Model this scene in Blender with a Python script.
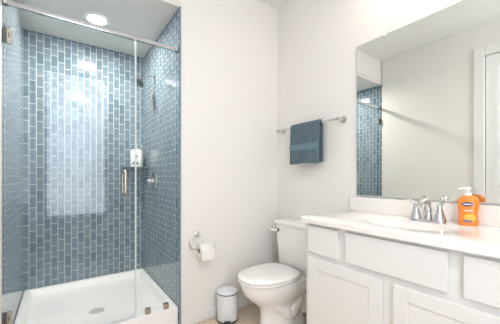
import bpy, bmesh, math, random
from mathutils import Vector, Matrix, noise
random.seed(4)
sc = bpy.context.scene
for o in list(bpy.data.objects):
    bpy.data.objects.remove(o)
COL = sc.collection
PI = math.pi

# ------------------------------------------------------------------ camera
CAM_Z = 1.16
cam_d = bpy.data.cameras.new('camera')
cam = bpy.data.objects.new('camera', cam_d); COL.objects.link(cam)
cam_d.sensor_width = 36.0
cam_d.lens = 36.0 * 268 / 500
cam_d.shift_y = 15 / 500
cam_d.clip_start = 0.02
YAW = math.radians(35.3)
cam.location = (0, 0, CAM_Z)
cam.rotation_euler = (PI / 2, 0, -YAW)
sc.camera = cam

# ------------------------------------------------------------------ view / world
sc.view_settings.view_transform = 'Standard'
sc.view_settings.look = 'None'
sc.view_settings.gamma = 1.0
sc.view_settings.use_curve_mapping = False
sc.view_settings.exposure = 0.16
w = bpy.data.worlds.new('daylight'); sc.world = w; w.use_nodes = True
bg = w.node_tree.nodes['Background']
bg.inputs[0].default_value = (0.83, 0.875, 1.0, 1)
bg.inputs[1].default_value = 5.4

# room dimensions
XL, XR, YB, YF, ZC = -0.262, 1.756, 2.0, -0.6, 2.81
SX1, SY1, SZC = 0.7450, 3.087, 2.47          # shower right wall, back wall, ceiling
WX0, WX1, WZ0, WZ1 = -0.19, 0.605, 0.565, 2.70  # window in the rear wall

def light(name, kind, loc, power, color, rot=(0, 0, 0), **kw):
    d = bpy.data.lights.new(name, kind); d.energy = power; d.color = color
    for k, v in kw.items(): setattr(d, k, v)
    o = bpy.data.objects.new(name, d); COL.objects.link(o); o.location = loc; o.rotation_euler = rot
    return o
po = light('window_portal', 'AREA', ((WX0+WX1)/2, YF-0.13, (WZ0+WZ1)/2), 1, (1, 1, 1), (PI/2, 0, 0),
           shape='RECTANGLE', size=WX1-WX0, size_y=WZ1-WZ0)
po.data.cycles.is_portal = True

# ------------------------------------------------------------------ materials
def mat(name, color, rough=0.5, metal=0.0, bump=None, spec=0.5, coat=0.0, var=0.0, vscale=8.0, emit=None):
    m = bpy.data.materials.new(name); m.use_nodes = True
    nt = m.node_tree; p = nt.nodes['Principled BSDF']
    p.inputs['Base Color'].default_value = (*color, 1)
    p.inputs['Roughness'].default_value = rough
    p.inputs['Metallic'].default_value = metal
    p.inputs['Specular IOR Level'].default_value = spec
    p.inputs['Coat Weight'].default_value = coat
    tc = nt.nodes.new('ShaderNodeTexCoord')
    if var or bump:
        n = nt.nodes.new('ShaderNodeTexNoise'); n.inputs['Scale'].default_value = vscale
        n.inputs['Detail'].default_value = 4
        nt.links.new(tc.outputs['Object'], n.inputs['Vector'])
    if var:
        mx = nt.nodes.new('ShaderNodeMix'); mx.data_type = 'RGBA'
        mx.inputs['A'].default_value = (*[c * (1 - var) for c in color], 1)
        mx.inputs['B'].default_value = (*[min(1, c * (1 + var)) for c in color], 1)
        nt.links.new(n.outputs['Fac'], mx.inputs['Factor'])
        nt.links.new(mx.outputs['Result'], p.inputs['Base Color'])
    if bump:
        b = nt.nodes.new('ShaderNodeBump'); b.inputs['Strength'].default_value = bump[0]
        b.inputs['Distance'].default_value = bump[1]
        nt.links.new(n.outputs['Fac'], b.inputs['Height'])
        nt.links.new(b.outputs['Normal'], p.inputs['Normal'])
    if emit:
        p.inputs['Emission Color'].default_value = (*emit[0], 1)
        p.inputs['Emission Strength'].default_value = emit[1]
    return m

def glass_mat(name, tint, ior=1.5):
    m = bpy.data.materials.new(name); m.use_nodes = True
    nt = m.node_tree; nt.nodes.clear()
    out = nt.nodes.new('ShaderNodeOutputMaterial')
    mx = nt.nodes.new('ShaderNodeMixShader'); fr = nt.nodes.new('ShaderNodeFresnel'); fr.inputs[0].default_value = ior
    ge = nt.nodes.new('ShaderNodeNewGeometry'); io = nt.nodes.new('ShaderNodeMapRange')   # same reflectance from either face
    io.inputs[3].default_value = ior; io.inputs[4].default_value = 1 / ior
    nt.links.new(ge.outputs['Backfacing'], io.inputs[0]); nt.links.new(io.outputs[0], fr.inputs[0])
    tr = nt.nodes.new('ShaderNodeBsdfTransparent'); tr.inputs[0].default_value = (*tint, 1)
    gl = nt.nodes.new('ShaderNodeBsdfGlossy'); gl.inputs['Roughness'].default_value = 0.0
    nt.links.new(fr.outputs[0], mx.inputs[0]); nt.links.new(tr.outputs[0], mx.inputs[1])
    nt.links.new(gl.outputs[0], mx.inputs[2]); nt.links.new(mx.outputs[0], out.inputs[0])
    return m

def tile_mat(name, axis, off=(0, 0)):
    """vertical 5 x 10 cm glazed tiles in running bond; axis = which world axis runs along the wall"""
    m = bpy.data.materials.new(name); m.use_nodes = True
    nt = m.node_tree; p = nt.nodes['Principled BSDF']
    tc = nt.nodes.new('ShaderNodeTexCoord'); sp = nt.nodes.new('ShaderNodeSeparateXYZ'); cb = nt.nodes.new('ShaderNodeCombineXYZ')
    nt.links.new(tc.outputs['Object'], sp.inputs[0])
    az = nt.nodes.new('ShaderNodeMath'); az.operation = 'ADD'; az.inputs[1].default_value = off[1]
    ax = nt.nodes.new('ShaderNodeMath'); ax.operation = 'ADD'; ax.inputs[1].default_value = off[0]
    nt.links.new(sp.outputs[2], az.inputs[0]); nt.links.new(sp.outputs[axis], ax.inputs[0])
    nt.links.new(az.outputs[0], cb.inputs[0]); nt.links.new(ax.outputs[0], cb.inputs[1])
    br = nt.nodes.new('ShaderNodeTexBrick')
    br.offset = 0.5; br.squash = 1.0
    br.inputs['Scale'].default_value = 1.0
    br.inputs['Brick Width'].default_value = 0.104
    br.inputs['Row Height'].default_value = 0.0523
    br.inputs['Mortar Size'].default_value = 0.0021
    br.inputs['Mortar Smooth'].default_value = 0.15
    br.inputs['Bias'].default_value = 0.0
    br.inputs['Color1'].default_value = TILE_A
    br.inputs['Color2'].default_value = TILE_B
    br.inputs['Mortar'].default_value = GROUT
    nt.links.new(cb.outputs[0], br.inputs['Vector'])
    no = nt.nodes.new('ShaderNodeTexNoise'); no.inputs['Scale'].default_value = 14; no.inputs['Detail'].default_value = 5
    nt.links.new(tc.outputs['Object'], no.inputs['Vector'])
    mp = nt.nodes.new('ShaderNodeMapRange'); mp.inputs[3].default_value = 0.8; mp.inputs[4].default_value = 1.2
    nt.links.new(no.outputs['Fac'], mp.inputs[0])
    mul = nt.nodes.new('ShaderNodeMix'); mul.data_type = 'RGBA'; mul.blend_type = 'MULTIPLY'; mul.inputs['Factor'].default_value = 1
    nt.links.new(br.outputs['Color'], mul.inputs['A']); nt.links.new(mp.outputs[0], mul.inputs['B'])
    nt.links.new(mul.outputs['Result'], p.inputs['Base Color'])
    rr = nt.nodes.new('ShaderNodeMapRange'); rr.inputs[3].default_value = 0.09; rr.inputs[4].default_value = 0.7
    nt.links.new(br.outputs['Fac'], rr.inputs[0]); nt.links.new(rr.outputs[0], p.inputs['Roughness'])
    inv = nt.nodes.new('ShaderNodeMath'); inv.operation = 'SUBTRACT'; inv.inputs[0].default_value = 1
    nt.links.new(br.outputs['Fac'], inv.inputs[1])
    b = nt.nodes.new('ShaderNodeBump'); b.inputs['Strength'].default_value = 0.5; b.inputs['Distance'].default_value = 0.002
    wv = nt.nodes.new('ShaderNodeTexNoise'); wv.inputs['Scale'].default_value = 22; wv.inputs['Detail'].default_value = 2   # hand-glazed ripple
    nt.links.new(tc.outputs['Object'], wv.inputs['Vector'])
    wb = nt.nodes.new('ShaderNodeBump'); wb.inputs['Strength'].default_value = 0.28; wb.inputs['Distance'].default_value = 0.004
    nt.links.new(wv.outputs['Fac'], wb.inputs['Height']); nt.links.new(wb.outputs['Normal'], b.inputs['Normal'])
    nt.links.new(inv.outputs[0], b.inputs['Height']); nt.links.new(b.outputs['Normal'], p.inputs['Normal'])
    return m
TILE_A = (0.112, 0.180, 0.235, 1); TILE_B = (0.195, 0.272, 0.335, 1); GROUT = (0.70, 0.72, 0.72, 1)

def floor_mat():
    m = bpy.data.materials.new('wood_look_floor'); m.use_nodes = True
    nt = m.node_tree; p = nt.nodes['Principled BSDF']
    tc = nt.nodes.new('ShaderNodeTexCoord')
    br = nt.nodes.new('ShaderNodeTexBrick'); br.offset = 0.37; br.inputs['Scale'].default_value = 1
    br.inputs['Brick Width'].default_value = 0.9; br.inputs['Row Height'].default_value = 0.15
    br.inputs['Mortar Size'].default_value = 0.0015
    br.inputs['Color1'].default_value = (0.66, 0.53, 0.39, 1); br.inputs['Color2'].default_value = (0.78, 0.66, 0.51, 1)
    br.inputs['Mortar'].default_value = (0.42, 0.33, 0.24, 1)
    nt.links.new(tc.outputs['Object'], br.inputs['Vector'])
    mpn = nt.nodes.new('ShaderNodeMapping'); mpn.inputs['Scale'].default_value = (3, 40, 1)
    no = nt.nodes.new('ShaderNodeTexNoise'); no.inputs['Scale'].default_value = 1.5; no.inputs['Detail'].default_value = 6
    nt.links.new(tc.outputs['Object'], mpn.inputs[0]); nt.links.new(mpn.outputs[0], no.inputs['Vector'])
    mp = nt.nodes.new('ShaderNodeMapRange'); mp.inputs[3].default_value = 0.75; mp.inputs[4].default_value = 1.2
    nt.links.new(no.outputs['Fac'], mp.inputs[0])
    mul = nt.nodes.new('ShaderNodeMix'); mul.data_type = 'RGBA'; mul.blend_type = 'MULTIPLY'; mul.inputs['Factor'].default_value = 1
    nt.links.new(br.outputs['Color'], mul.inputs['A']); nt.links.new(mp.outputs[0], mul.inputs['B'])
    nt.links.new(mul.outputs['Result'], p.inputs['Base Color'])
    p.inputs['Roughness'].default_value = 0.4
    return m

M = dict(
    wall=mat('wall_paint', (0.87, 0.852, 0.82), 0.75, bump=(0.03, 0.002), vscale=160, spec=0.25),
    ceil_shaded=mat('ceiling_paint_shaded', (0.80, 0.765, 0.72), 0.85, bump=(0.04, 0.002), vscale=120, spec=0.2),  # ceiling paint tinted darker and warmer, light painted in against blue tile bounce
    ceil=mat('ceiling_paint', (0.87, 0.865, 0.84), 0.85, bump=(0.04, 0.002), vscale=120, spec=0.2),
    trim=mat('trim_paint', (0.86, 0.86, 0.85), 0.35, var=0.01),
    cab=mat('cabinet_paint', (0.80, 0.80, 0.79), 0.35, var=0.01, vscale=3),
    marble=mat('cultured_marble', (0.93, 0.90, 0.87), 0.16, var=0.02, vscale=5, coat=0.3),
    ceramic=mat('vitreous_china', (0.94, 0.93, 0.91), 0.10, var=0.006, vscale=3, coat=0.4),
    plastic=mat('white_plastic', (0.94, 0.93, 0.915), 0.25, var=0.006),
    acrylic=mat('pan_acrylic', (0.95, 0.945, 0.94), 0.28, var=0.01, vscale=4),
    chrome=mat('chrome', (0.64, 0.64, 0.65), 0.10, 1.0, var=0.02),
    nickel=mat('brushed_nickel', (0.52, 0.48, 0.42), 0.25, 1.0, var=0.05, vscale=60),
    drainmetal=mat('satin_steel', (0.80, 0.79, 0.78), 0.45, 0.6, var=0.03),
    graphite=mat('grey_rubber', (0.26, 0.28, 0.29), 0.5, var=0.05),
    dark=mat('dark_metal', (0.16, 0.17, 0.18), 0.3, 0.8, var=0.05),
    black=mat('black_plastic', (0.02, 0.02, 0.025), 0.4, var=0.05),
    mirror=mat('mirror_silver', (0.875, 0.895, 0.87), 0.0, 1.0),
    mirror_edge=mat('mirror_edge', (0.50, 0.56, 0.53), 0.2, var=0.05),
    towel=mat('terry_cloth', (0.135, 0.195, 0.225), 0.95, bump=(1.0, 0.010), vscale=110, var=1.0, spec=0.1),
    band=mat('woven_band', (0.16, 0.265, 0.305), 0.7, bump=(0.2, 0.001), vscale=300, var=0.08, spec=0.2),
    paper=mat('tissue_paper', (0.90, 0.89, 0.87), 0.95, bump=(0.15, 0.002), vscale=90, spec=0.1),
    card=mat('cardboard', (0.45, 0.33, 0.22), 0.9, var=0.1),
    bin=mat('bin_enamel', (0.86, 0.89, 0.93), 0.22, 0.0, coat=0.3, var=0.01),
    orange=mat('orange_soap', (0.95, 0.26, 0.025), 0.15, coat=0.5, var=0.08, vscale=30),
    clear=mat('clear_plastic', (0.85, 0.88, 0.88), 0.1, var=0.02),
    navy=mat('navy_print', (0.02, 0.03, 0.13), 0.4, var=0.1),
    yellow=mat('yellow_print', (0.95, 0.55, 0.08), 0.4, var=0.15, vscale=60),
    whiteprint=mat('white_print', (0.9, 0.9, 0.9), 0.4, var=0.02),
    greyprint=mat('grey_print', (0.25, 0.22, 0.30), 0.4, var=0.1),
    tileedge=mat('tile_edge', (0.22, 0.30, 0.35), 0.35, var=0.1),
    rubber=mat('seal_vinyl', (0.66, 0.73, 0.76), 0.3, var=0.02),
    bulb=mat('lamp_glow', (1, 0.95, 0.88), 0.4, emit=((1, 0.90, 0.78), 5.0)),
    lens=mat('lens_glow', (1, 0.97, 0.92), 0.4, emit=((1, 0.95, 0.88), 14.0)),
    glass=glass_mat('shower_glass', (0.975, 0.99, 0.985), 1.45),
    pane=glass_mat('window_glass', (0.99, 0.99, 0.99)),
    greenglass=mat('shelf_glass', (0.05, 0.13, 0.13), 0.1, var=0.1),
    floor=floor_mat(),
    tile_back=tile_mat('blue_tile_back', 0, (0.25 + 0.5, 0)),
    tile_side=tile_mat('blue_tile_side', 1, (0.02, 0.03)),
)

# ------------------------------------------------------------------ helpers
OFF = {}
def obj(name, bm, m, parent=None, smooth=None, bevel=0.0, seg=2):
    """one mesh object, vertices given in world coordinates"""
    off = OFF.get(parent.name, Vector()) if parent else Vector()
    bmesh.ops.recalc_face_normals(bm, faces=bm.faces)
    if bevel:
        es = [e for e in bm.edges if len(e.link_faces) == 2 and e.calc_face_angle(0) > 0.6]
        bmesh.ops.bevel(bm, geom=es, offset=bevel, segments=seg, profile=0.5, affect='EDGES', clamp_overlap=True)
    me = bpy.data.meshes.new(name); 
    for v in bm.verts: v.co -= off
    bm.to_mesh(me); bm.free()
    o = bpy.data.objects.new(name, me); COL.objects.link(o)
    for k in (m if isinstance(m, (list, tuple)) else [m]): me.materials.append(k)
    if smooth is not None:
        for p in me.polygons: p.use_smooth = True
        me.set_sharp_from_angle(angle=math.radians(smooth))
    if parent: o.parent = parent; OFF[o.name] = off
    return o

def thing(name, label, cat, loc, group=None):
    o = bpy.data.objects.new(name, None); COL.objects.link(o); o.location = loc
    o.empty_display_size = 0.05
    o['label'] = label; o['category'] = cat
    if group: o['group'] = group
    OFF[o.name] = Vector(loc)
    return o
def tag(o, label, cat, group=None):
    o['label'] = label; o['category'] = cat
    if group: o['group'] = group
    return o
def struct(o, label=None):
    o['kind'] = 'structure'
    if label: o['label'] = label
    return o

def box(bm, x0, x1, y0, y1, z0, z1):
    vs = [bm.verts.new((x, y, z)) for x in (x0, x1) for y in (y0, y1) for z in (z0, z1)]
    for f in ((0, 1, 3, 2), (4, 6, 7, 5), (0, 4, 5, 1), (2, 3, 7, 6), (0, 2, 6, 4), (1, 5, 7, 3)):
        bm.faces.new([vs[i] for i in f])
    return bm
def B(*a):
    bm = bmesh.new(); box(bm, *a); return bm
def Bs(*bs):
    bm = bmesh.new()
    for b in bs: box(bm, *b)
    return bm

def loft(rings, cap0=True, cap1=True, bm=None, closed=True):
    bm = bm or bmesh.new()
    R = [[bm.verts.new(p) for p in r] for r in rings]
    n = len(R[0])
    for a, b in zip(R, R[1:]):
        for i in range(n if closed else n - 1):
            j = (i + 1) % n
            bm.faces.new((a[i], a[j], b[j], b[i]))
    if cap0: bm.faces.new(R[0][::-1])
    if cap1: bm.faces.new(R[-1])
    return bm

def lathe(prof, c, axis=(0, 0, 1), n=32, bm=None, caps=(True, True)):
    """prof = [(radius, height)], revolved about the axis through c"""
    q = Vector((0, 0, 1)).rotation_difference(Vector(axis).normalized())
    c = Vector(c)
    rings = [[c + q @ Vector((r * math.cos(2*PI*i/n), r * math.sin(2*PI*i/n), h)) for i in range(n)] for r, h in prof]
    return loft(rings, caps[0], caps[1], bm)

def catmull(pts, k=8):
    P = [Vector(p) for p in pts]; P = [2*P[0]-P[1]] + P + [2*P[-1]-P[-2]]
    out = []
    for i in range(1, len(P)-2):
        for s in range(k):
            t = s / k
            a, b, c, d = P[i-1:i+3]
            out.append(0.5*((2*b) + (c-a)*t + (2*a-5*b+4*c-d)*t*t + (3*b-a-3*c+d)*t**3))
    out.append(P[-2]); return out

def tube(path, r, n=12, bm=None):
    """r is a number or a list along the path"""
    path = [Vector(p) for p in path]; rings = []; nrm = None
    for i, p in enumerate(path):
        t = (path[min(i+1, len(path)-1)] - path[max(i-1, 0)]).normalized()
        if nrm is None:
            nrm = t.orthogonal().normalized()
        else:
            nrm = (nrm - t * nrm.dot(t)).normalized()
        b = t.cross(nrm)
        rr = r[min(int(i * len(r) / len(path)), len(r)-1)] if isinstance(r, (list, tuple)) else r
        rings.append([p + rr*(math.cos(2*PI*k/n)*nrm + math.sin(2*PI*k/n)*b) for k in range(n)])
    return loft(rings, True, True, bm)

# ------------------------------------------------------------------ SETTING
struct(obj('floor', B(XL-0.15, XR+0.15, YF-0.2, SY1+0.15, -0.1, 0), M['floor']))
# back wall: solid partition right of the shower opening, and the header above it
struct(obj('wall_back', Bs((SX1+0.012, XR+0.15, YB, SY1+0.15, 0, ZC), (XL-0.15, SX1+0.012, YB, SY1+0.15, SZC+0.06, ZC),
                           (XL-0.15, SX1+0.012, SY1+0.012, SY1+0.15, 0, SZC+0.06)), M['wall']))
struct(obj('wall_right', B(XR, XR+0.15, YF-0.15, YB, 0, ZC), M['wall']))
DY0, DY1, DZ1 = 0.075, 0.862, 2.47    # door opening in the left wall
struct(obj('wall_left', Bs((XL-0.15, XL, DY1, 1.99, 0, ZC), (XL-0.15, XL, YF-0.15, DY0, 0, ZC), (XL-0.15, XL, DY0, DY1, DZ1, ZC),
                           (XL-0.15, XL-0.012, 1.99, SY1+0.15, 0, SZC+0.06)), M['wall']))
struct(obj('wall_rear', Bs((XL, WX0, YF-0.15, YF, 0, ZC), (WX1, XR, YF-0.15, YF, 0, ZC),
                           (WX0, WX1, YF-0.15, YF, 0, WZ0), (WX0, WX1, YF-0.15, YF, WZ1, ZC)), M['wall']))
struct(obj('ceiling', B(XL-0.15, XR+0.15, YF-0.15, SY1+0.15, ZC, ZC+0.1), M['ceil']))
struct(obj('ceiling_shower', B(XL-0.012, SX1+0.012, YB+0.001, SY1+0.012, SZC, SZC+0.06), M['ceil_shaded']))
# shower tile
struct(obj('wall_shower_back', B(XL, SX1, SY1, SY1+0.012, 0, SZC), M['tile_back']))
struct(obj('wall_shower_left', B(XL-0.012, XL, 1.99, SY1+0.012, 0, SZC), M['tile_side']))
struct(obj('wall_shower_right', B(SX1, SX1+0.012, 1.992, SY1+0.012, 0, SZC), M['tile_side']))
struct(obj('trim_1', B(SX1+0.001, SX1+0.014, 1.989, 1.992, 0, SZC), M['tileedge']))
struct(obj('baseboard_back', B(SX1+0.016, XR-0.001, YB-0.013, YB, 0, 0.095), M['trim'], bevel=0.004))
struct(obj('baseboard_right', B(XR-0.013, XR, 1.19, YB-0.0135, 0, 0.095), M['trim'], bevel=0.004))
struct(obj('baseboard_left', B(XL, XL+0.013, DY1+0.10, 1.985, 0, 0.095), M['trim'], bevel=0.004))

# door in the left wall (seen in the mirror)
bm = Bs((XL-0.02, XL+0.02, DY1, DY1+0.095, 0, DZ1+0.095), (XL-0.02, XL+0.02, DY0-0.095, DY0, 0, DZ1+0.095), (XL-0.02, XL+0.02, DY0, DY1, DZ1, DZ1+0.095))
struct(obj('trim_2', bm, M['trim'], bevel=0.006))
def paneled(x0, x1, y0, y1, z0, z1, stile, rails, face):
    """door leaf with recessed fields; face = +1/-1 along x; rails = z breaks [(z0,z1) of each field]"""
    bm = bmesh.new()
    xf, xb = (x1, x0) if face > 0 else (x0, x1)
    def slab(a0, a1, c0, c1, d=0.0): box(bm, min(xb, xf-face*d), max(xb, xf-face*d), a0, a1, c0, c1)
    slab(y0, y0+stile, z0, z1); slab(y1-stile, y1, z0, z1)
    zs = z0
    for a, b in rails:
        slab(y0+stile, y1-stile, zs, a); zs = b
    slab(y0+stile, y1-stile, zs, z1)
    return bm
dr = bpy.data.objects.new('door_1', None); COL.objects.link(dr); struct(dr); dr.location = (XL, DY0, 0); OFF['door_1'] = Vector((XL, DY0, 0))
flds = [(0.22, 0.95), (1.10, 2.33)]
obj('door_leaf', paneled(XL-0.045, XL-0.005, DY0+0.003, DY1-0.003, 0.008, DZ1-0.003, 0.115, flds, 1), M['trim'], dr, bevel=0.003)
for a, b in flds:
    bm = B(XL-0.04, XL-0.018, DY0+0.118, DY1-0.118, a, b)
    f = max(bm.faces, key=lambda f: f.calc_center_median().x)
    r = bmesh.ops.inset_region(bm, faces=[f], thickness=0.03, depth=0)
    bmesh.ops.translate(bm, verts=f.verts, vec=(0.008, 0, 0))
    obj('door_panel', bm, M['trim'], dr)
bm = lathe([(0.026, 0), (0.026, 0.006), (0.010, 0.008), (0.010, 0.04), (0.026, 0.05), (0.028, 0.062), (0.018, 0.072)], (XL-0.005, DY0+0.06, 0.98), (1, 0, 0), 20)
obj('door_knob', bm, M['nickel'], dr, smooth=40)

# window in the rear wall (seen in the shower glass)
wn = bpy.data.objects.new('window_1', None); COL.objects.link(wn); struct(wn); wn.location = (WX0, YF, WZ0); OFF['window_1'] = Vector((WX0, YF, WZ0))
t = 0.035; wm = (WZ0+WZ1)/2 - 0.05
bm = Bs((WX0, WX0+t, YF-0.11, YF-0.05, WZ0, WZ1), (WX1-t, WX1, YF-0.11, YF-0.05, WZ0, WZ1),
        (WX0+t, WX1-t, YF-0.11, YF-0.05, WZ1-t, WZ1), (WX0+t, WX1-t, YF-0.11, YF-0.05, WZ0, WZ0+t))
obj('window_frame', bm, M['trim'], wn)
obj('window_pane', B(WX0+t, WX1-t, YF-0.083, YF-0.078, WZ0+t, WZ1-t), M['pane'], wn)
obj('window_sill', B(WX0-0.04, WX1+0.04, YF-0.05, YF+0.04, WZ0-0.025, WZ0), M['trim'], wn, bevel=0.005)

# ------------------------------------------------------------------ SHOWER
PX0, PX1, PY0, PY1 = XL+0.002, SX1-0.002, 2.012, SY1-0.002
pan = thing('shower_pan', 'white acrylic shower pan with a raised front curb below the blue tile', 'shower pan', ((PX0+PX1)/2, 2.5, 0))
def rrect(x0, x1, y0, y1, z, r, n=6):
    pts = []
    for cx, cy, a0 in ((x1-r, y1-r, 0), (x0+r, y1-r, PI/2), (x0+r, y0+r, PI), (x1-r, y0+r, 1.5*PI)):
        for k in range(n+1):
            a = a0 + PI/2*k/n; pts.append((cx+r*math.cos(a), cy+r*math.sin(a), z))
    return pts
ZCB = 0.16
rings = [rrect(PX0, PX1, PY0, PY1, 0.0, 0.004), rrect(PX0, PX1, PY0, PY1, ZCB-0.008, 0.004), rrect(PX0+0.003, PX1-0.003, PY0+0.003, PY1-0.003, ZCB-0.002, 0.004),
         rrect(PX0+0.010, PX1-0.010, PY0+0.010, PY1-0.008, ZCB, 0.006), rrect(PX0+0.03, PX1-0.03, PY0+0.085, PY1-0.025, ZCB, 0.03),
         rrect(PX0+0.04, PX1-0.04, PY0+0.095, PY1-0.035, ZCB-0.006, 0.035), rrect(PX0+0.06, PX1-0.06, PY0+0.115, PY1-0.055, 0.105, 0.05),
         rrect(PX0+0.085, PX1-0.085, PY0+0.14, PY1-0.08, 0.093, 0.07), rrect(0.24-0.06, 0.24+0.06, 2.46-0.06, 2.46+0.06, 0.084, 0.059)]
obj('basin', loft(rings), M['acrylic'], pan, smooth=35)
bm = lathe([(0.055, 0), (0.055, 0.003), (0.050, 0.005), (0.012, 0.004)], (0.24, 2.46, 0.084), n=28)
dn = obj('drain', bm, M['drainmetal'], pan, smooth=40); dn['label'] = 'round metal drain'

GY0, GY1 = 2.026, 2.036       # glass thickness
DX0, DX1, FX0, FX1 = XL+0.008, 0.437, 0.445, SX1-0.004
ZG0, ZG1 = ZCB+0.014, 2.13
sd = thing('glass_shower_door', 'clear frameless glass shower door hinged at the left tile wall', 'shower door', (DX0, 2.031, ZG0))
obj('door_glass', B(DX0, DX1, GY0, GY1, ZG0, ZG1), M['glass'], sd)
obj('edge_seal', B(DX1-0.003, DX1+0.006, GY0-0.001, GY1+0.001, ZG0, ZG1), M['rubber'], sd)
obj('bottom_sweep', B(DX0, DX1, GY0-0.002, GY1+0.002, ZG0-0.010, ZG0), M['rubber'], sd)
for z in (1.955, 0.36):
    h = obj('hinge', B(XL-0.0005+0.001, XL+0.040, GY0-0.012, GY0, z-0.042, z+0.042), M['nickel'], sd, bevel=0.003)
    obj('hinge_pin', lathe([(0.006, -0.045), (0.006, 0.045)], (XL+0.012, GY0-0.016, z), n=12), M['dark'], h)
    obj('hinge_slot', B(XL+0.024, XL+0.029, GY0-0.0135, GY0-0.0115, z-0.010, z+0.020), M['dark'], h)
hx = 0.362
for s, y in ((-1, GY0), (1, GY1)):
    pth = catmull([(hx, y, 1.20), (hx, y+s*0.035, 1.20), (hx, y+s*0.045, 1.185), (hx, y+s*0.045, 1.12), (hx, y+s*0.045, 1.055), (hx, y+s*0.035, 1.04), (hx, y, 1.04)], 6)
    obj('handle', tube(pth, 0.010, 12), M['nickel'], sd, smooth=50)
fp = thing('glass_panel', 'narrow fixed clear glass panel between the shower door and right tile wall', 'glass panel', ((FX0+FX1)/2, 2.031, ZG0))
obj('panel_glass', B(FX0, FX1, GY0, GY1, ZCB+0.002, ZG1), M['glass'], fp)
for x in (0.522, 0.655):
    obj('clip', B(x-0.019, x+0.019, GY0-0.009, GY1+0.009, ZCB+0.0005, ZCB+0.042), M['nickel'], fp, bevel=0.003)
rl = thing('shower_header_rail', 'long chrome rail along the top of the shower glass', 'rail', (XL, 2.031, 2.145))
obj('bar', B(XL+0.003, SX1-0.003, GY0-0.012, GY1+0.008, 2.1312, 2.158), M['chrome'], rl, bevel=0.004)
obj('end_bracket', B(SX1-0.022, SX1-0.0005, GY0-0.018, GY1+0.012, 2.1312, 2.168), M['chrome'], rl, bevel=0.003)
obj('end_bracket', B(XL+0.0005, XL+0.022, GY0-0.018, GY1+0.012, 2.1312, 2.168), M['chrome'], rl, bevel=0.003)

dl = thing('recessed_light', 'lit round recessed downlight in the shower ceiling', 'ceiling light', (0.249, 2.547, SZC))
bm = lathe([(0.068, -0.001), (0.068, -0.008), (0.078, -0.012), (0.100, -0.004), (0.100, 0)], (0.249, 2.547, SZC), n=40, caps=(False, False))
bm2 = bm
obj('trim_ring', bm2, M['plastic'], dl, smooth=40)
obj('lens', lathe([(0.068, -0.001), (0.068, -0.006), (0.03, -0.008)], (0.249, 2.547, SZC), n=32), M['lens'], dl, smooth=40)
light('shower_lamp', 'AREA', (0.249, 2.547, SZC-0.02), 21, (1, 0.93, 0.84), shape='DISK', size=0.13)

HY = 2.634
shd = thing('shower_sprayer', 'round chrome shower head on a bent arm from the right tile wall', 'shower head', (SX1, HY, 2.115))
obj('flange', lathe([(0.030, 0), (0.028, 0.006), (0.012, 0.012)], (SX1-0.0002, HY, 2.115), (-1, 0, 0), 24), M['chrome'], shd, smooth=40)
obj('arm', tube(catmull([(SX1-0.008, HY, 2.115), (SX1-0.06, HY, 2.118), (SX1-0.10, HY, 2.10), (SX1-0.125, HY, 2.075)], 6), 0.009, 12), M['chrome'], shd, smooth=50)
ax = Vector((-0.55, -0.1, -0.8)).normalized()
obj('head', lathe([(0.011, 0), (0.016, 0.012), (0.020, 0.02), (0.046, 0.04), (0.050, 0.052), (0.050, 0.060), (0.044, 0.063)], Vector((SX1-0.12, HY, 2.08)), ax, 28), M['dark'], shd, smooth=40)
br = thing('bath_brush', 'slim dark bath brush hanging by a cord from the shower arm', 'brush', (SX1-0.03, HY, 1.77))
obj('cord', tube([(SX1-0.026, HY-0.011, 2.11), (SX1-0.026, HY-0.013, 1.99), (SX1-0.026, HY-0.012, 1.94)], 0.0035, 8), M['graphite'], br)
bm = lathe([(0.004, 0.0), (0.010, 0.03), (0.019, 0.07), (0.021, 0.12), (0.014, 0.17), (0.007, 0.20), (0.004, 0.215)], (SX1-0.026, HY-0.012, 1.76), n=16)
for v in bm.verts: v.co.x = SX1-0.026 + (v.co.x-SX1+0.026)*0.55
obj('brush_body', bm, M['graphite'], br, smooth=60)
vl = thing('shower_valve', 'round chrome shower valve with a lever on the right tile wall', 'shower valve', (SX1, HY+0.03, 1.125))
VC = Vector((SX1-0.0002, HY+0.03, 1.125))
obj('escutcheon', lathe([(0.082, 0), (0.080, 0.006), (0.06, 0.011), (0.032, 0.013)], VC, (-1, 0, 0), 36), M['chrome'], vl, smooth=40)
obj('hub', lathe([(0.028, 0.011), (0.026, 0.04), (0.022, 0.062), (0.014, 0.066)], VC, (-1, 0, 0), 24), M['chrome'], vl, smooth=40)
obj('lever', tube([VC+Vector((-0.052, 0, 0)), VC+Vector((-0.056, -0.03, -0.02)), VC+Vector((-0.058, -0.085, -0.045))], [0.011, 0.009, 0.007], 10), M['chrome'], vl, smooth=50)

# corner shelf + bottle
bm = bmesh.new(); SR = 0.21; zz = 1.262
pts = [(SX1-0.001, SY1-0.001)] + [(SX1-0.001-SR*math.cos(a), SY1-0.001-SR*math.sin(a)) for a in [PI/2*k/10 for k in range(11)]]
bm = loft([[(x, y, zz-0.009) for x, y in pts], [(x, y, zz) for x, y in pts]])
tag(obj('corner_shelf', bm, M['greenglass']), 'dark glass quarter-round shelf in the back right corner of the shower', 'shelf')
bt = thing('pump_bottle', 'white pump bottle on the glass corner shelf in the shower', 'bottle', (0.672, 3.005, zz))
BC = Vector((0.660, 3.005, zz))
def oval(cx, cy, a, b, z, n=32, ang=0.0, p=2.6):
    out = []
    for k in range(n):
        th = 2*PI*k/n; c, s = math.cos(th), math.sin(th)
        x = a*math.copysign(abs(c)**(2/p), c); y = b*math.copysign(abs(s)**(2/p), s)
        out.append((cx + x*math.cos(ang) - y*math.sin(ang), cy + x*math.sin(ang) + y*math.cos(ang), z))
    return out
ba = -0.5
def bottle_w(h): return (0.052, 0.036)
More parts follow.
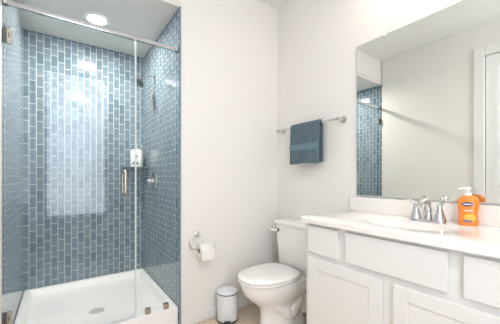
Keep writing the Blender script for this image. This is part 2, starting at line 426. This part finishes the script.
rings = [oval(BC.x, BC.y, a, b, zz+h, ang=ba, p=3.2) for a, b, h in ((0.056, 0.034, 0.0005), (0.060, 0.038, 0.008), (0.060, 0.038, 0.165), (0.056, 0.034, 0.18), (0.02, 0.02, 0.19))]
obj('body', loft(rings), M['plastic'], bt, smooth=40)
bm = lathe([(0.016, 0.188), (0.016, 0.206), (0.006, 0.208), (0.006, 0.235), (0.012, 0.237), (0.012, 0.25)], BC, n=16)
tube([BC+Vector((0, 0, 0.244)), BC+Vector((-0.02, -0.045, 0.240))], 0.006, 8, bm)
obj('pump', bm, M['plastic'], bt, smooth=40)
def curved_patch(fr, u0, u1, h0, h1, lift, nu=10, nv=6, mask=None):
    """patch lying on a bottle side; fr(u, h) -> point, u in metres along the face"""
    bm = bmesh.new()
    g = [[bm.verts.new(fr(u0+(u1-u0)*i/nu, h0+(h1-h0)*j/nv, lift)) for j in range(nv+1)] for i in range(nu+1)]
    for i in range(nu):
        for j in range(nv):
            bm.faces.new((g[i][j], g[i+1][j], g[i+1][j+1], g[i][j+1]))
    return bm
def fr_shampoo(u, h, lift):
    y = -(0.038*(1-min(1, abs(u)/0.060)**3.2)**(1/3.2) + lift)
    return (BC.x + u*math.cos(ba) - y*math.sin(ba), BC.y + u*math.sin(ba) + y*math.cos(ba), zz+h)
obj('label_print', curved_patch(fr_shampoo, -0.030, 0.030, 0.03, 0.055, 0.0012), M['greyprint'], bt)
obj('label_print', curved_patch(fr_shampoo, -0.012, 0.022, 0.10, 0.125, 0.0012), M['greyprint'], bt)

# ------------------------------------------------------------------ TOWEL RAIL + TOWEL
TX, TZ = XR-0.07, 1.594
tr = thing('towel_bar', 'chrome towel bar on the white wall between the corner and the mirror', 'towel bar', (XR, 1.57, TZ))
obj('bar', lathe([(0.008, -0.338), (0.008, 0.338)], (TX, 1.583, TZ), (0, 1, 0), 16), M['chrome'], tr, smooth=50)
for y in (1.248, 1.918):
    p = obj('post', lathe([(0.014, 0.008), (0.010, 0.02), (0.010, 0.06), (0.015, 0.064), (0.015, 0.082), (0.008, 0.085)], (XR, y, TZ), (-1, 0, 0), 20), M['chrome'], tr, smooth=40)
    obj('flange', lathe([(0.027, 0.0003), (0.027, 0.006), (0.014, 0.011)], (XR, y, TZ), (-1, 0, 0), 24), M['chrome'], p, smooth=40)
tw = thing('hand_towel', 'slate blue terry hand towel folded over the chrome bar', 'towel', (TX, 1.57, 1.27))
def towel_section(y, f):
    """closed U section over the bar"""
    t = 0.012; ri, ro = 0.010, 0.010+t*1.35; pts = []
    wob = 0.004*math.sin(y*38) + 0.003*math.sin(y*71+1)
    zb, zk = 1.272+0.004*math.sin(y*21), 1.30+0.003*math.sin(y*17)
    N = 18
    def fx(z): s = (TZ-z)/0.32; return 0.010*s*s + wob*s
    for k in range(N+1):                                  # outer front, bottom to top
        z = zb+(TZ-zb)*k/N; pts.append((TX-ro-fx(z)-0.004*math.sin(PI*k/N), z))
    for k in range(1, 9):
        a = PI*k/9; pts.append((TX-ro*math.cos(a), TZ+ro*math.sin(a)))
    for k in range(N+1):
        z = TZ-(TZ-zk)*k/N; pts.append((TX+ro-0.002*math.sin(PI*k/N), z))
    for k in range(N+1):
        z = zk+(TZ-zk)*k/N; pts.append((TX+ri-0.002, z))
    for k in range(1, 9):
        a = PI*(1-k/9); pts.append((TX-ri*math.cos(a), TZ+ri*math.sin(a)))
    for k in range(N+1):
        z = TZ-(TZ-zb)*k/N; pts.append((TX-ri-fx(z)*0.8, z))
    return [(x, y + f*0, z) for x, z in pts]
TY0, TY1 = 1.412, 1.725
rings = [towel_section(TY0+(TY1-TY0)*k/28, 0) for k in range(29)]
bm = loft(rings)
for v in bm.verts:
    n = noise.noise(v.co*60)*0.0022; v.co += Vector((n, n*0.6, noise.noise(v.co*45+Vector((3, 1, 2)))*0.0015))
obj('terry_body', bm, M['towel'], tw, smooth=60)
# woven border on the front fold
bm = bmesh.new(); g = []
for i in range(29):
    y = TY0-0.001+(TY1-TY0+0.002)*i/28; col = []
    sec = towel_section(y, 0)[:19]
    for j in range(7):
        z = 1.385+0.05*j/6
        k = max(1, min(18, next((q for q in range(19) if sec[q][2] >= z), 18)))
        a, b = sec[k-1], sec[k]; s = (z-a[2])/(b[2]-a[2])
        col.append(bm.verts.new((a[0]+(b[0]-a[0])*s-0.0042, y, z)))
    g.append(col)
for i in range(28):
    for j in range(6): bm.faces.new((g[i][j], g[i+1][j], g[i+1][j+1], g[i][j+1]))
r = bmesh.ops.extrude_face_region(bm, geom=bm.faces[:])
bmesh.ops.translate(bm, verts=[v for v in r['geom'] if isinstance(v, bmesh.types.BMVert)], vec=(0.0045, 0, 0))
bo = obj('woven_border', bm, M['band'], tw, smooth=50); bo['label'] = 'smooth lighter woven band'
# second folded layer that peeks out at the near edge
bm = loft([[(TX+0.012+dx, y, z) for dx, z in ((-0.003, 1.292), (-0.003, 1.597), (0.010, 1.597), (0.010, 1.292))] for y in (TY0-0.012, TY0+0.02, TY0+0.1)])
bmesh.ops.translate(bm, verts=bm.verts, vec=(0.0, 0, -0.012))
obj('inner_fold', bm, M['towel'], tw, bevel=0.003)

# ------------------------------------------------------------------ PAPER HOLDER + ROLL
th = thing('toilet_paper_holder', 'chrome hooked toilet paper holder on the white wall', 'paper holder', (0.895, YB, 0.695))
HX, HYv = 0.893, YB-0.062
obj('flange', lathe([(0.024, 0.0003), (0.024, 0.006), (0.014, 0.012)], (HX, YB, 0.70), (0, -1, 0), 24), M['chrome'], th, smooth=40)
pth = catmull([(HX, YB-0.008, 0.70), (HX, HYv+0.012, 0.70), (HX-0.008, HYv, 0.697), (HX-0.050, HYv, 0.682), (HX-0.082, HYv, 0.652), (HX-0.074, HYv, 0.616), (HX-0.045, HYv, 0.599), (HX+0.01, HYv, 0.596), (HX+0.115, HYv, 0.596)], 8)
obj('hook', tube(pth, 0.0065, 12), M['chrome'], th, smooth=50)
obj('end_cap', lathe([(0.0065, 0), (0.010, 0.002), (0.010, 0.008), (0.006, 0.010)], (HX+0.113, HYv, 0.596), (1, 0, 0), 16), M['chrome'], th, smooth=40)
rx0, rx1, rz = HX-0.010, HX+0.096, 0.596-0.0125
tp = thing('toilet_roll', 'white toilet paper roll on the hooked holder', 'toilet roll', (rx0, HYv, rz))
bm = bmesh.new()
prof = [(0.0195, 0), (0.052, 0), (0.0545, 0.003), (0.0545, 0.103), (0.052, 0.106), (0.0195, 0.106)]
q = Vector((0, 0, 1)).rotation_difference(Vector((1, 0, 0)))
loft([[Vector((rx0, HYv, rz)) + q @ Vector((r*math.cos(2*PI*i/36), r*math.sin(2*PI*i/36), h)) for i in range(36)] for r, h in prof + prof[:1]], False, False, bm)
obj('paper', bm, M['paper'], tp, smooth=40)
obj('loose_sheet', B(rx0+0.001, rx1-0.001, HYv-0.0555, HYv-0.0535, rz-0.065, rz+0.005), M['paper'], tp)
obj('cardboard_core', loft([[Vector((x, HYv+r*math.cos(2*PI*i/24), rz+r*math.sin(2*PI*i/24))) for i in range(24)] for x, r in ((rx0-0.001, 0.0195), (rx1+0.001, 0.0195), (rx1+0.001, 0.0185), (rx0-0.001, 0.0185), (rx0-0.001, 0.0195))], False, False), M['card'], tp, smooth=40)

# ------------------------------------------------------------------ PEDAL BIN
BX, BY = 1.112, 1.890
bn = thing('pedal_bin', 'small white steel pedal bin on the floor between toilet and wall', 'bin', (BX, BY, 0))
r = 0.086
obj('base_ring', lathe([(r, 0.0005), (r+0.003, 0.003), (r+0.003, 0.016), (r, 0.018)], (BX, BY, 0), n=40), M['dark'], bn, smooth=40)
obj('body', lathe([(r-0.001, 0.016), (r, 0.018), (r, 0.222), (r-0.002, 0.224)], (BX, BY, 0), n=48), M['bin'], bn, smooth=40)
obj('rim', lathe([(r+0.002, 0.223), (r+0.003, 0.225), (r+0.003, 0.230), (r+0.001, 0.232)], (BX, BY, 0), n=48), M['dark'], bn, smooth=40)
obj('lid', lathe([(r+0.0015, 0.231), (r+0.001, 0.238), (r-0.004, 0.243), (r-0.02, 0.249), (r-0.05, 0.253), (0.01, 0.254)], (BX, BY, 0), n=48), M['bin'], bn, smooth=50)
pd = Vector((-0.38, -0.925, 0))
a0 = math.atan2(-BY, -BX)
fx, fy = math.cos(a0), math.sin(a0); gx, gy = -fy, fx
def frame_box(c, f, g, l0, l1, w0, w1, z0, z1):
    bm = bmesh.new(); vs = []
    for l in (l0, l1):
        for w_ in (w0, w1):
            for z in (z0, z1):
                vs.append(bm.verts.new((c[0]+f[0]*l+g[0]*w_, c[1]+f[1]*l+g[1]*w_, z)))
    for fc in ((0, 1, 3, 2), (4, 6, 7, 5), (0, 4, 5, 1), (2, 3, 7, 6), (0, 2, 6, 4), (1, 5, 7, 3)):
        bm.faces.new([vs[i] for i in fc])
    return bm
obj('pedal', frame_box((BX, BY), (fx, fy), (gx, gy), r-0.004, r+0.024, -0.026, 0.026, 0.020, 0.030), M['black'], bn, bevel=0.003)
obj('lid_hinge', frame_box((BX, BY), (fx, fy), (gx, gy), -r-0.008, -r+0.002, -0.024, 0.024, 0.21, 0.240), M['dark'], bn, bevel=0.002)

# ------------------------------------------------------------------ TOILET  (a = distance from the right wall, b along y)
TYc = 1.590
def W(a, b, z): return (XR - a, TYc + b, z)
def egg(a0, a1, wd, z, n=48, pf=2.15, pb=3.2, mid=0.45):
    am = a0 + (a1-a0)*mid; out = []
    for k in range(n):
        th_ = 2*PI*k/n; c, s = math.cos(th_), math.sin(th_)
        p = pf if c > 0 else pb
        L = (a1-am) if c > 0 else (am-a0)
        out.append(W(am + L*math.copysign(abs(c)**(2/p), c), wd*math.copysign(abs(s)**(2/p), s), z))
    return out
tl = thing('toilet', 'white two-piece toilet with closed lid beside the vanity', 'toilet', (XR-0.36, TYc, 0))
prof = [(0.12, 0.535, 0.116, 0.0005), (0.12, 0.535, 0.116, 0.02), (0.13, 0.525, 0.106, 0.035), (0.15, 0.520, 0.098, 0.10), (0.16, 0.525, 0.098, 0.155),
        (0.15, 0.545, 0.106, 0.19), (0.125, 0.585, 0.124, 0.225), (0.09, 0.632, 0.150, 0.265), (0.06, 0.668, 0.168, 0.305), (0.04, 0.684, 0.178, 0.345), (0.035, 0.690, 0.182, 0.372), (0.038, 0.689, 0.181, 0.386), (0.05, 0.68, 0.172, 0.390)]
obj('bowl', loft([egg(*p) for p in prof]), M['ceramic'], tl, smooth=50)
for s in (-1, 1):   # sculpted trapway on each flank
    pth = catmull([W(0.46, s*0.060, 0.21), W(0.38, s*0.074, 0.15), W(0.31, s*0.078, 0.11), W(0.25, s*0.078, 0.17), W(0.21, s*0.078, 0.25), W(0.17, s*0.075, 0.20), W(0.14, s*0.070, 0.09)], 7)
    obj('trapway', tube(pth, [0.04, 0.046, 0.050, 0.052, 0.052, 0.046], 16), M['ceramic'], tl, smooth=60)
    obj('bolt_cap', lathe([(0.016, 0.018), (0.016, 0.030), (0.010, 0.038)], W(0.30, s*0.128, 0), n=16), M['plastic'], tl, smooth=40)
    obj('foot_flange', lathe([(0.040, 0.0006), (0.040, 0.012), (0.034, 0.019)], W(0.30, s*0.108, 0), n=24), M['ceramic'], tl, smooth=40)
s0 = [egg(0.232, 0.694, 0.183, 0.3925, mid=0.5), egg(0.225, 0.702, 0.189, 0.397, mid=0.5), egg(0.225, 0.702, 0.189, 0.406, mid=0.5), egg(0.232, 0.696, 0.183, 0.410, mid=0.5)]
obj('seat', loft(s0), M['plastic'], tl, smooth=60)
l0 = [egg(0.222, 0.696, 0.184, 0.4145, mid=0.5), egg(0.217, 0.704, 0.190, 0.418, mid=0.5), egg(0.217, 0.704, 0.190, 0.426, mid=0.5), egg(0.223, 0.698, 0.185, 0.432, mid=0.5), egg(0.26, 0.66, 0.16, 0.436, mid=0.5), egg(0.36, 0.57, 0.09, 0.438, mid=0.5)]
obj('lid', loft(l0), M['plastic'], tl, smooth=50)
for s in (-1, 1):
    bm = lathe([(0.013, -0.028), (0.013, 0.028)], W(0.232, s*0.075, 0.414), (0, 1, 0), 14)
    obj('lid_hinge', bm, M['plastic'], tl, smooth=40)
def tank_ring(a0, a1, wd, z, r): return [W(a, b, z) for a, b, _ in rrect(a0, a1, -wd, wd, z, r, 6)]
tk = [tank_ring(0.035, 0.195, 0.160, 0.392, 0.03), tank_ring(0.028, 0.208, 0.178, 0.415, 0.035), tank_ring(0.022, 0.218, 0.195, 0.60, 0.038), tank_ring(0.018, 0.224, 0.206, 0.752, 0.04)]
tank = obj('tank', loft(tk), M['ceramic'], tl, smooth=40)
ld = [tank_ring(0.014, 0.230, 0.212, 0.7525, 0.04), tank_ring(0.010, 0.236, 0.217, 0.758, 0.042), tank_ring(0.010, 0.236, 0.217, 0.780, 0.042), tank_ring(0.016, 0.230, 0.211, 0.789, 0.038), tank_ring(0.05, 0.19, 0.17, 0.792, 0.03)]
obj('tank_lid', loft(ld), M['ceramic'], tl, smooth=50)
fl = obj('flush_lever', tube(catmull([W(0.236, 0.155, 0.705), W(0.248, 0.162, 0.705), W(0.250, 0.18, 0.704), W(0.248, 0.212, 0.702)], 6), [0.009, 0.009, 0.010, 0.011], 12), M['plastic'], tl, smooth=50)
obj('lever_pivot', lathe([(0.014, 0), (0.014, 0.012), (0.009, 0.018)], W(0.2225, 0.155, 0.705), (-1, 0, 0), 18), M['dark'], fl, smooth=40)

# ------------------------------------------------------------------ VANITY
VY0, VY1, VXf, VZ = 0.122, 1.174, 1.268, 0.880
vn = thing('vanity_cabinet', 'white shaker bathroom vanity cabinet under the white countertop', 'cabinet', (1.5, 0.648, 0))
bm = Bs((VXf, XR-0.001, VY1-0.018, VY1, 0.0005, VZ), (VXf, XR-0.001, VY0, VY0+0.018, 0.0005, VZ),
        (XR-0.013, XR-0.001, VY0+0.018, VY1-0.018, 0.09, VZ), (VXf, XR-0.013, VY0+0.018, VY1-0.018, 0.09, 0.108))
obj('carcass', bm, M['cab'], vn)
bm = Bs((VXf, VXf+0.02, VY1-0.05, VY1-0.018, 0.108, VZ), (VXf, VXf+0.02, VY0+0.018, VY0+0.05, 0.108, VZ), (VXf, VXf+0.02, VY0+0.05, VY1-0.05, 0.84, VZ),
        (VXf, VXf+0.02, VY0+0.05, VY1-0.05, 0.655, 0.715), (VXf, VXf+0.02, 0.625, 0.685, 0.108, 0.655), (VXf, VXf+0.02, 0.875, 0.935, 0.715, 0.84), (VXf, VXf+0.02, 0.36, 0.42, 0.715, 0.84))
obj('face_frame', bm, M['cab'], vn)
obj('toe_kick', B(VXf+0.06, VXf+0.075, VY0+0.018, VY1-0.018, 0.0005, 0.09), M['cab'], vn)
xf = VXf-0.019
for y0, y1, nm in ((0.932, 1.146, 'drawer_front'), (0.415, 0.881, 'false_front'), (0.150, 0.363, 'drawer_front')):
    bm = B(xf, VXf-0.001, y0, y1, 0.700, 0.862)
    obj(nm, bm, M['cab'], vn, bevel=0.0035)
for y0, y1 in ((0.683, 1.146), (0.150, 0.627)):
    z0, z1, st = 0.115, 0.668, 0.062
    d = obj('cabinet_door', paneled(xf, VXf-0.001, y0, y1, z0, z1, st, [(z0+st, z1-st)], -1), M['cab'], vn, bevel=0.0025)
    bm = B(xf+0.0045, VXf-0.002, y0+st-0.002, y1-st+0.002, z0+st-0.002, z1-st+0.002)
    obj('recessed_panel', bm, M['cab'], d)
# countertop with integral oval basin
CT0, CT1, CX0, CX1, CZ0, CZ1 = 0.112, 1.186, 1.232, XR-0.0006, 0.8805, 0.916
ct = thing('countertop', 'white countertop with backsplash and an oval integrated sink', 'countertop', (1.5, 0.648, CZ0))
SXc, SYc, SA, SB = 1.470, 0.665, 0.138, 0.205
n = 64
def rect_pt(k, z, ins=0.0):
    th_ = 2*PI*k/n; c, s = math.cos(th_), math.sin(th_)
    x0, x1, y0, y1 = CX0+ins, CX1-(0 if ins == 0 else 0.0), CT0+ins, CT1-ins
    hx_ = (x1-SXc) if c > 0 else (SXc-x0); hy_ = (y1-SYc) if s > 0 else (SYc-y0)
    tt = min(hx_/abs(c) if abs(c) > 1e-6 else 1e9, hy_/abs(s) if abs(s) > 1e-6 else 1e9)
    return (SXc+c*tt, SYc+s*tt, z)
def el(k, f, z, g=None):
    th_ = 2*PI*k/n; g = g or f; return (SXc+SA*f*math.cos(th_), SYc+SB*g*math.sin(th_), z)
# exact corners: move nearest ring samples onto the corners
def outer(z, ins=0.0):
    pts = [Vector(rect_pt(k, z, ins)) for k in range(n)]
    for cx in (CX0+ins, CX1):
        for cy in (CT0+ins, CT1-ins):
            c = Vector((cx, cy, z)); i = min(range(n), key=lambda i: (pts[i]-c).length); pts[i] = c
    return pts
E = lambda f, z: [el(k, f, z) for k in range(n)]
rings = [E(1.02, CZ0), outer(CZ0), outer(CZ1-0.006), outer(CZ1-0.0015, 0.003), outer(CZ1, 0.007), E(1.03, CZ1), E(1.0, CZ1-0.002), E(1.0, CZ1-0.012)]
bm = loft(rings, False, False)
obj('slab', bm, M['marble'], ct, smooth=30)
rings = [E(1.0, CZ1-0.008), E(0.97, CZ1-0.03), E(0.90, CZ1-0.07), E(0.76, CZ1-0.105), E(0.5, CZ1-0.125), E(0.12, CZ1-0.13)]
obj('sink_basin', loft(rings, False, True), M['marble'], ct, smooth=60)
obj('backsplash', B(XR-0.018, XR-0.0006, CT0, CT1, CZ1, 1.018), M['marble'], ct, bevel=0.003)
obj('sink_drain', lathe([(0.028, 0), (0.028, 0.003), (0.018, 0.004), (0.008, 0.002)], (SXc, SYc, CZ1-0.1298), n=24), M['chrome'], ct, smooth=40)

# faucet
FXc, FYc = 1.640, 0.636
fc = thing('faucet', 'chrome two-handle sink faucet at the back of the counter', 'faucet', (FXc, FYc, CZ1))
bm = loft([oval(FXc, FYc, 0.030*f, 0.085*f2, CZ1+z, 40, p=3) for f, f2, z in ((1, 1, 0.0003), (1, 1, 0.010), (0.85, 0.95, 0.016))])
obj('base_plate', bm, M['chrome'], fc, smooth=40)
pth = catmull([(FXc+0.005, FYc, CZ1+0.012), (FXc+0.006, FYc, CZ1+0.055), (FXc-0.002, FYc, CZ1+0.098), (FXc-0.030, FYc, CZ1+0.120), (FXc-0.075, FYc, CZ1+0.112), (FXc-0.105, FYc, CZ1+0.085)], 7)
obj('spout', tube(pth, [0.021, 0.019, 0.016, 0.0145, 0.0135, 0.013, 0.0125], 16), M['chrome'], fc, smooth=50)
obj('pop_up_rod', lathe([(0.003, 0.01), (0.003, 0.085), (0.006, 0.088), (0.006, 0.098), (0.003, 0.10)], (FXc+0.034, FYc, CZ1), n=10), M['chrome'], fc, smooth=40)
for s in (-1, 1):
    c = Vector((FXc, FYc+s*0.058, CZ1))
    h = obj('handle', lathe([(0.032, 0.010), (0.031, 0.016), (0.020, 0.05), (0.012, 0.080), (0.013, 0.088), (0.009, 0.096)], c, n=24), M['chrome'], fc, smooth=40)
    obj('lever', tube(catmull([c+Vector((0.004, -s*0.004, 0.088)), c+Vector((-0.004, s*0.014, 0.106)), c+Vector((-0.010, s*0.038, 0.120)), c+Vector((-0.016, s*0.062, 0.112))], 6), [0.008, 0.007, 0.006, 0.0055], 12), M['chrome'], h, smooth=50)

# soap bottle
sb = thing('soap_bottle', 'orange liquid hand soap pump bottle beside the faucet', 'soap bottle', (1.683, 0.455, CZ1))
SCx, SCy = 1.682, 0.468
sa = math.atan2(SCy, SCx) - PI/2      # broad face turned towards the room
def sh(h):                             # half width at height h
    pts = [(0, 0.034), (0.006, 0.038), (0.02, 0.0385), (0.052, 0.0355), (0.085, 0.0385), (0.115, 0.0405), (0.132, 0.038), (0.145, 0.028), (0.152, 0.016)]
    for (a, wa), (b, wb) in zip(pts, pts[1:]):
        if a <= h <= b: return 1.08*(wa + (wb-wa)*(h-a)/(b-a))
    return 1.08*pts[-1][1]
hs = [0.0005, 0.006, 0.02, 0.04, 0.06, 0.085, 0.10, 0.115, 0.125, 0.132, 0.139, 0.145, 0.152]
obj('body', loft([oval(SCx, SCy, sh(h), min(0.024, sh(h)*0.62), CZ1+h, 36, sa, 2.5) for h in hs]), M['orange'], sb, smooth=50)
S0 = Vector((SCx, SCy, CZ1))
obj('collar', lathe([(0.0145, 0.150), (0.0145, 0.164), (0.007, 0.166)], S0, n=20), M['plastic'], sb, smooth=40)
bm = lathe([(0.005, 0.164), (0.005, 0.176), (0.011, 0.178), (0.012, 0.190), (0.008, 0.193)], S0, n=18)
nd = Vector((-math.cos(sa), -math.sin(sa), 0))
tube([S0+Vector((0, 0, 0.186)), S0+nd*0.025+Vector((0, 0, 0.187)), S0+nd*0.038+Vector((0, 0, 0.180))], 0.0055, 10, bm)
obj('pump', bm, M['plastic'], sb, smooth=40)
def fr_soap(u, h, lift):
    a = sh(h); b = min(0.024, a*0.62)
    y = -(b*(1-min(0.999, abs(u)/a)**2.5)**(1/2.5) + lift)
    return (SCx + u*math.cos(sa) - y*math.sin(sa), SCy + u*math.sin(sa) + y*math.cos(sa), CZ1+h)
def disc_patch(cu, ch, ru, rh, lift, n=22, tilt=0.0, u_lo=None):
    bm = bmesh.new(); c = bm.verts.new(fr_soap(cu, ch, lift)); prev = [c]*n
    for q in (0.35, 0.7, 1.0):
        ring = []
        for k in range(n):
            a = 2*PI*k/n; u, h = ru*q*math.cos(a), rh*q*math.sin(a)
            ring.append(bm.verts.new(fr_soap(cu+u, ch+h+tilt*u, lift)))
        for k in range(n):
            j = (k+1) % n
            if prev[0] is c: bm.faces.new((c, ring[k], ring[j]))
            else: bm.faces.new((prev[k], ring[k], ring[j], prev[j]))
        prev = ring
    return bm
obj('logo_oval', disc_patch(-0.004, 0.108, 0.023, 0.011, 0.0008), M['navy'], sb)
bm = curved_patch(fr_soap, -0.020, 0.012, 0.1055, 0.110, 0.0014, 8, 1)
obj('logo_lettering', bm, M['whiteprint'], sb)
obj('fruit_print', disc_patch(0.006, 0.042, 0.024, 0.018, 0.0008), M['yellow'], sb)
obj('label_print', curved_patch(fr_soap, -0.020, 0.014, 0.018, 0.030, 0.0014, 8, 2), M['greyprint'], sb)
obj('label_print', curved_patch(fr_soap, -0.018, 0.016, 0.074, 0.078, 0.0010, 8, 1), M['whiteprint'], sb)

# ------------------------------------------------------------------ MIRROR
MY0, MY1, MZ0, MZ1 = 0.17, 1.129, 1.030, 2.095
mr = thing('wall_mirror', 'large frameless rectangular mirror on the wall above the vanity', 'mirror', (XR, MY0, MZ0))
mr.rotation_euler.z = math.radians(0.5)      # turned to shift the reflection; far end stands slightly off the plaster
obj('silvered_glass', B(XR-0.0065, XR-0.0015, MY0, MY1, MZ0, MZ1), M['mirror'], mr)
obj('polished_edge', Bs((XR-0.0068, XR-0.0012, MY1, MY1+0.003, MZ0, MZ1), (XR-0.0068, XR-0.0012, MY0-0.003, MY0, MZ0, MZ1), (XR-0.0068, XR-0.0012, MY0-0.003, MY1+0.003, MZ1, MZ1+0.003)), M['mirror_edge'], mr)
obj('bottom_channel', B(XR-0.009, XR-0.0006, MY0-0.003, MY1+0.003, MZ0-0.004, MZ0+0.002), M['mirror_edge'], mr)
for y in (0.925, 0.375):
    obj('clip', B(XR-0.012, XR-0.0006, y-0.012, y+0.012, MZ1-0.008, MZ1+0.020), M['clear'], mr, bevel=0.003)

# ------------------------------------------------------------------ LAMPS OF THE ROOM
vlt = thing('vanity_light', 'three-globe vanity light on the wall above the mirror', 'wall light', (XR, 0.65, 2.40))
obj('back_plate', B(XR-0.022, XR-0.0006, 0.32, 0.98, 2.36, 2.44), M['chrome'], vlt, bevel=0.005)
for y in (0.40, 0.65, 0.90):
    a = obj('lamp_arm', tube([(XR-0.02, y, 2.40), (XR-0.09, y, 2.40), (XR-0.10, y, 2.41)], 0.008, 10), M['chrome'], vlt, smooth=50)
    obj('globe', lathe([(0.022, 0), (0.045, 0.02), (0.055, 0.05), (0.045, 0.085), (0.02, 0.102)], (XR-0.11, y, 2.41), n=24), M['bulb'], vlt, smooth=60)
    light('vanity_lamp', 'POINT', (XR-0.24, y, 2.42), 0.5, (1, 0.90, 0.78), shadow_soft_size=0.06)
for x in (0.25, 0.39):
    rt = thing('ceiling_spot', 'small lit ceiling spot near the window', 'ceiling light', (x, -0.5, ZC), 'pair of ceiling spots by the window')
    obj('trim_ring', lathe([(0.024, -0.001), (0.024, -0.006), (0.040, -0.004), (0.040, 0)], (x, -0.5, ZC), n=24, caps=(False, False)), M['plastic'], rt, smooth=40)
    obj('lens', lathe([(0.024, -0.001), (0.023, -0.004), (0.008, -0.005)], (x, -0.5, ZC), n=24), M['lens'], rt, smooth=40)
    light('spot_lamp', 'AREA', (x, -0.5, ZC-0.012), 8.5, (1, 0.95, 0.88), shape='DISK', size=0.048)
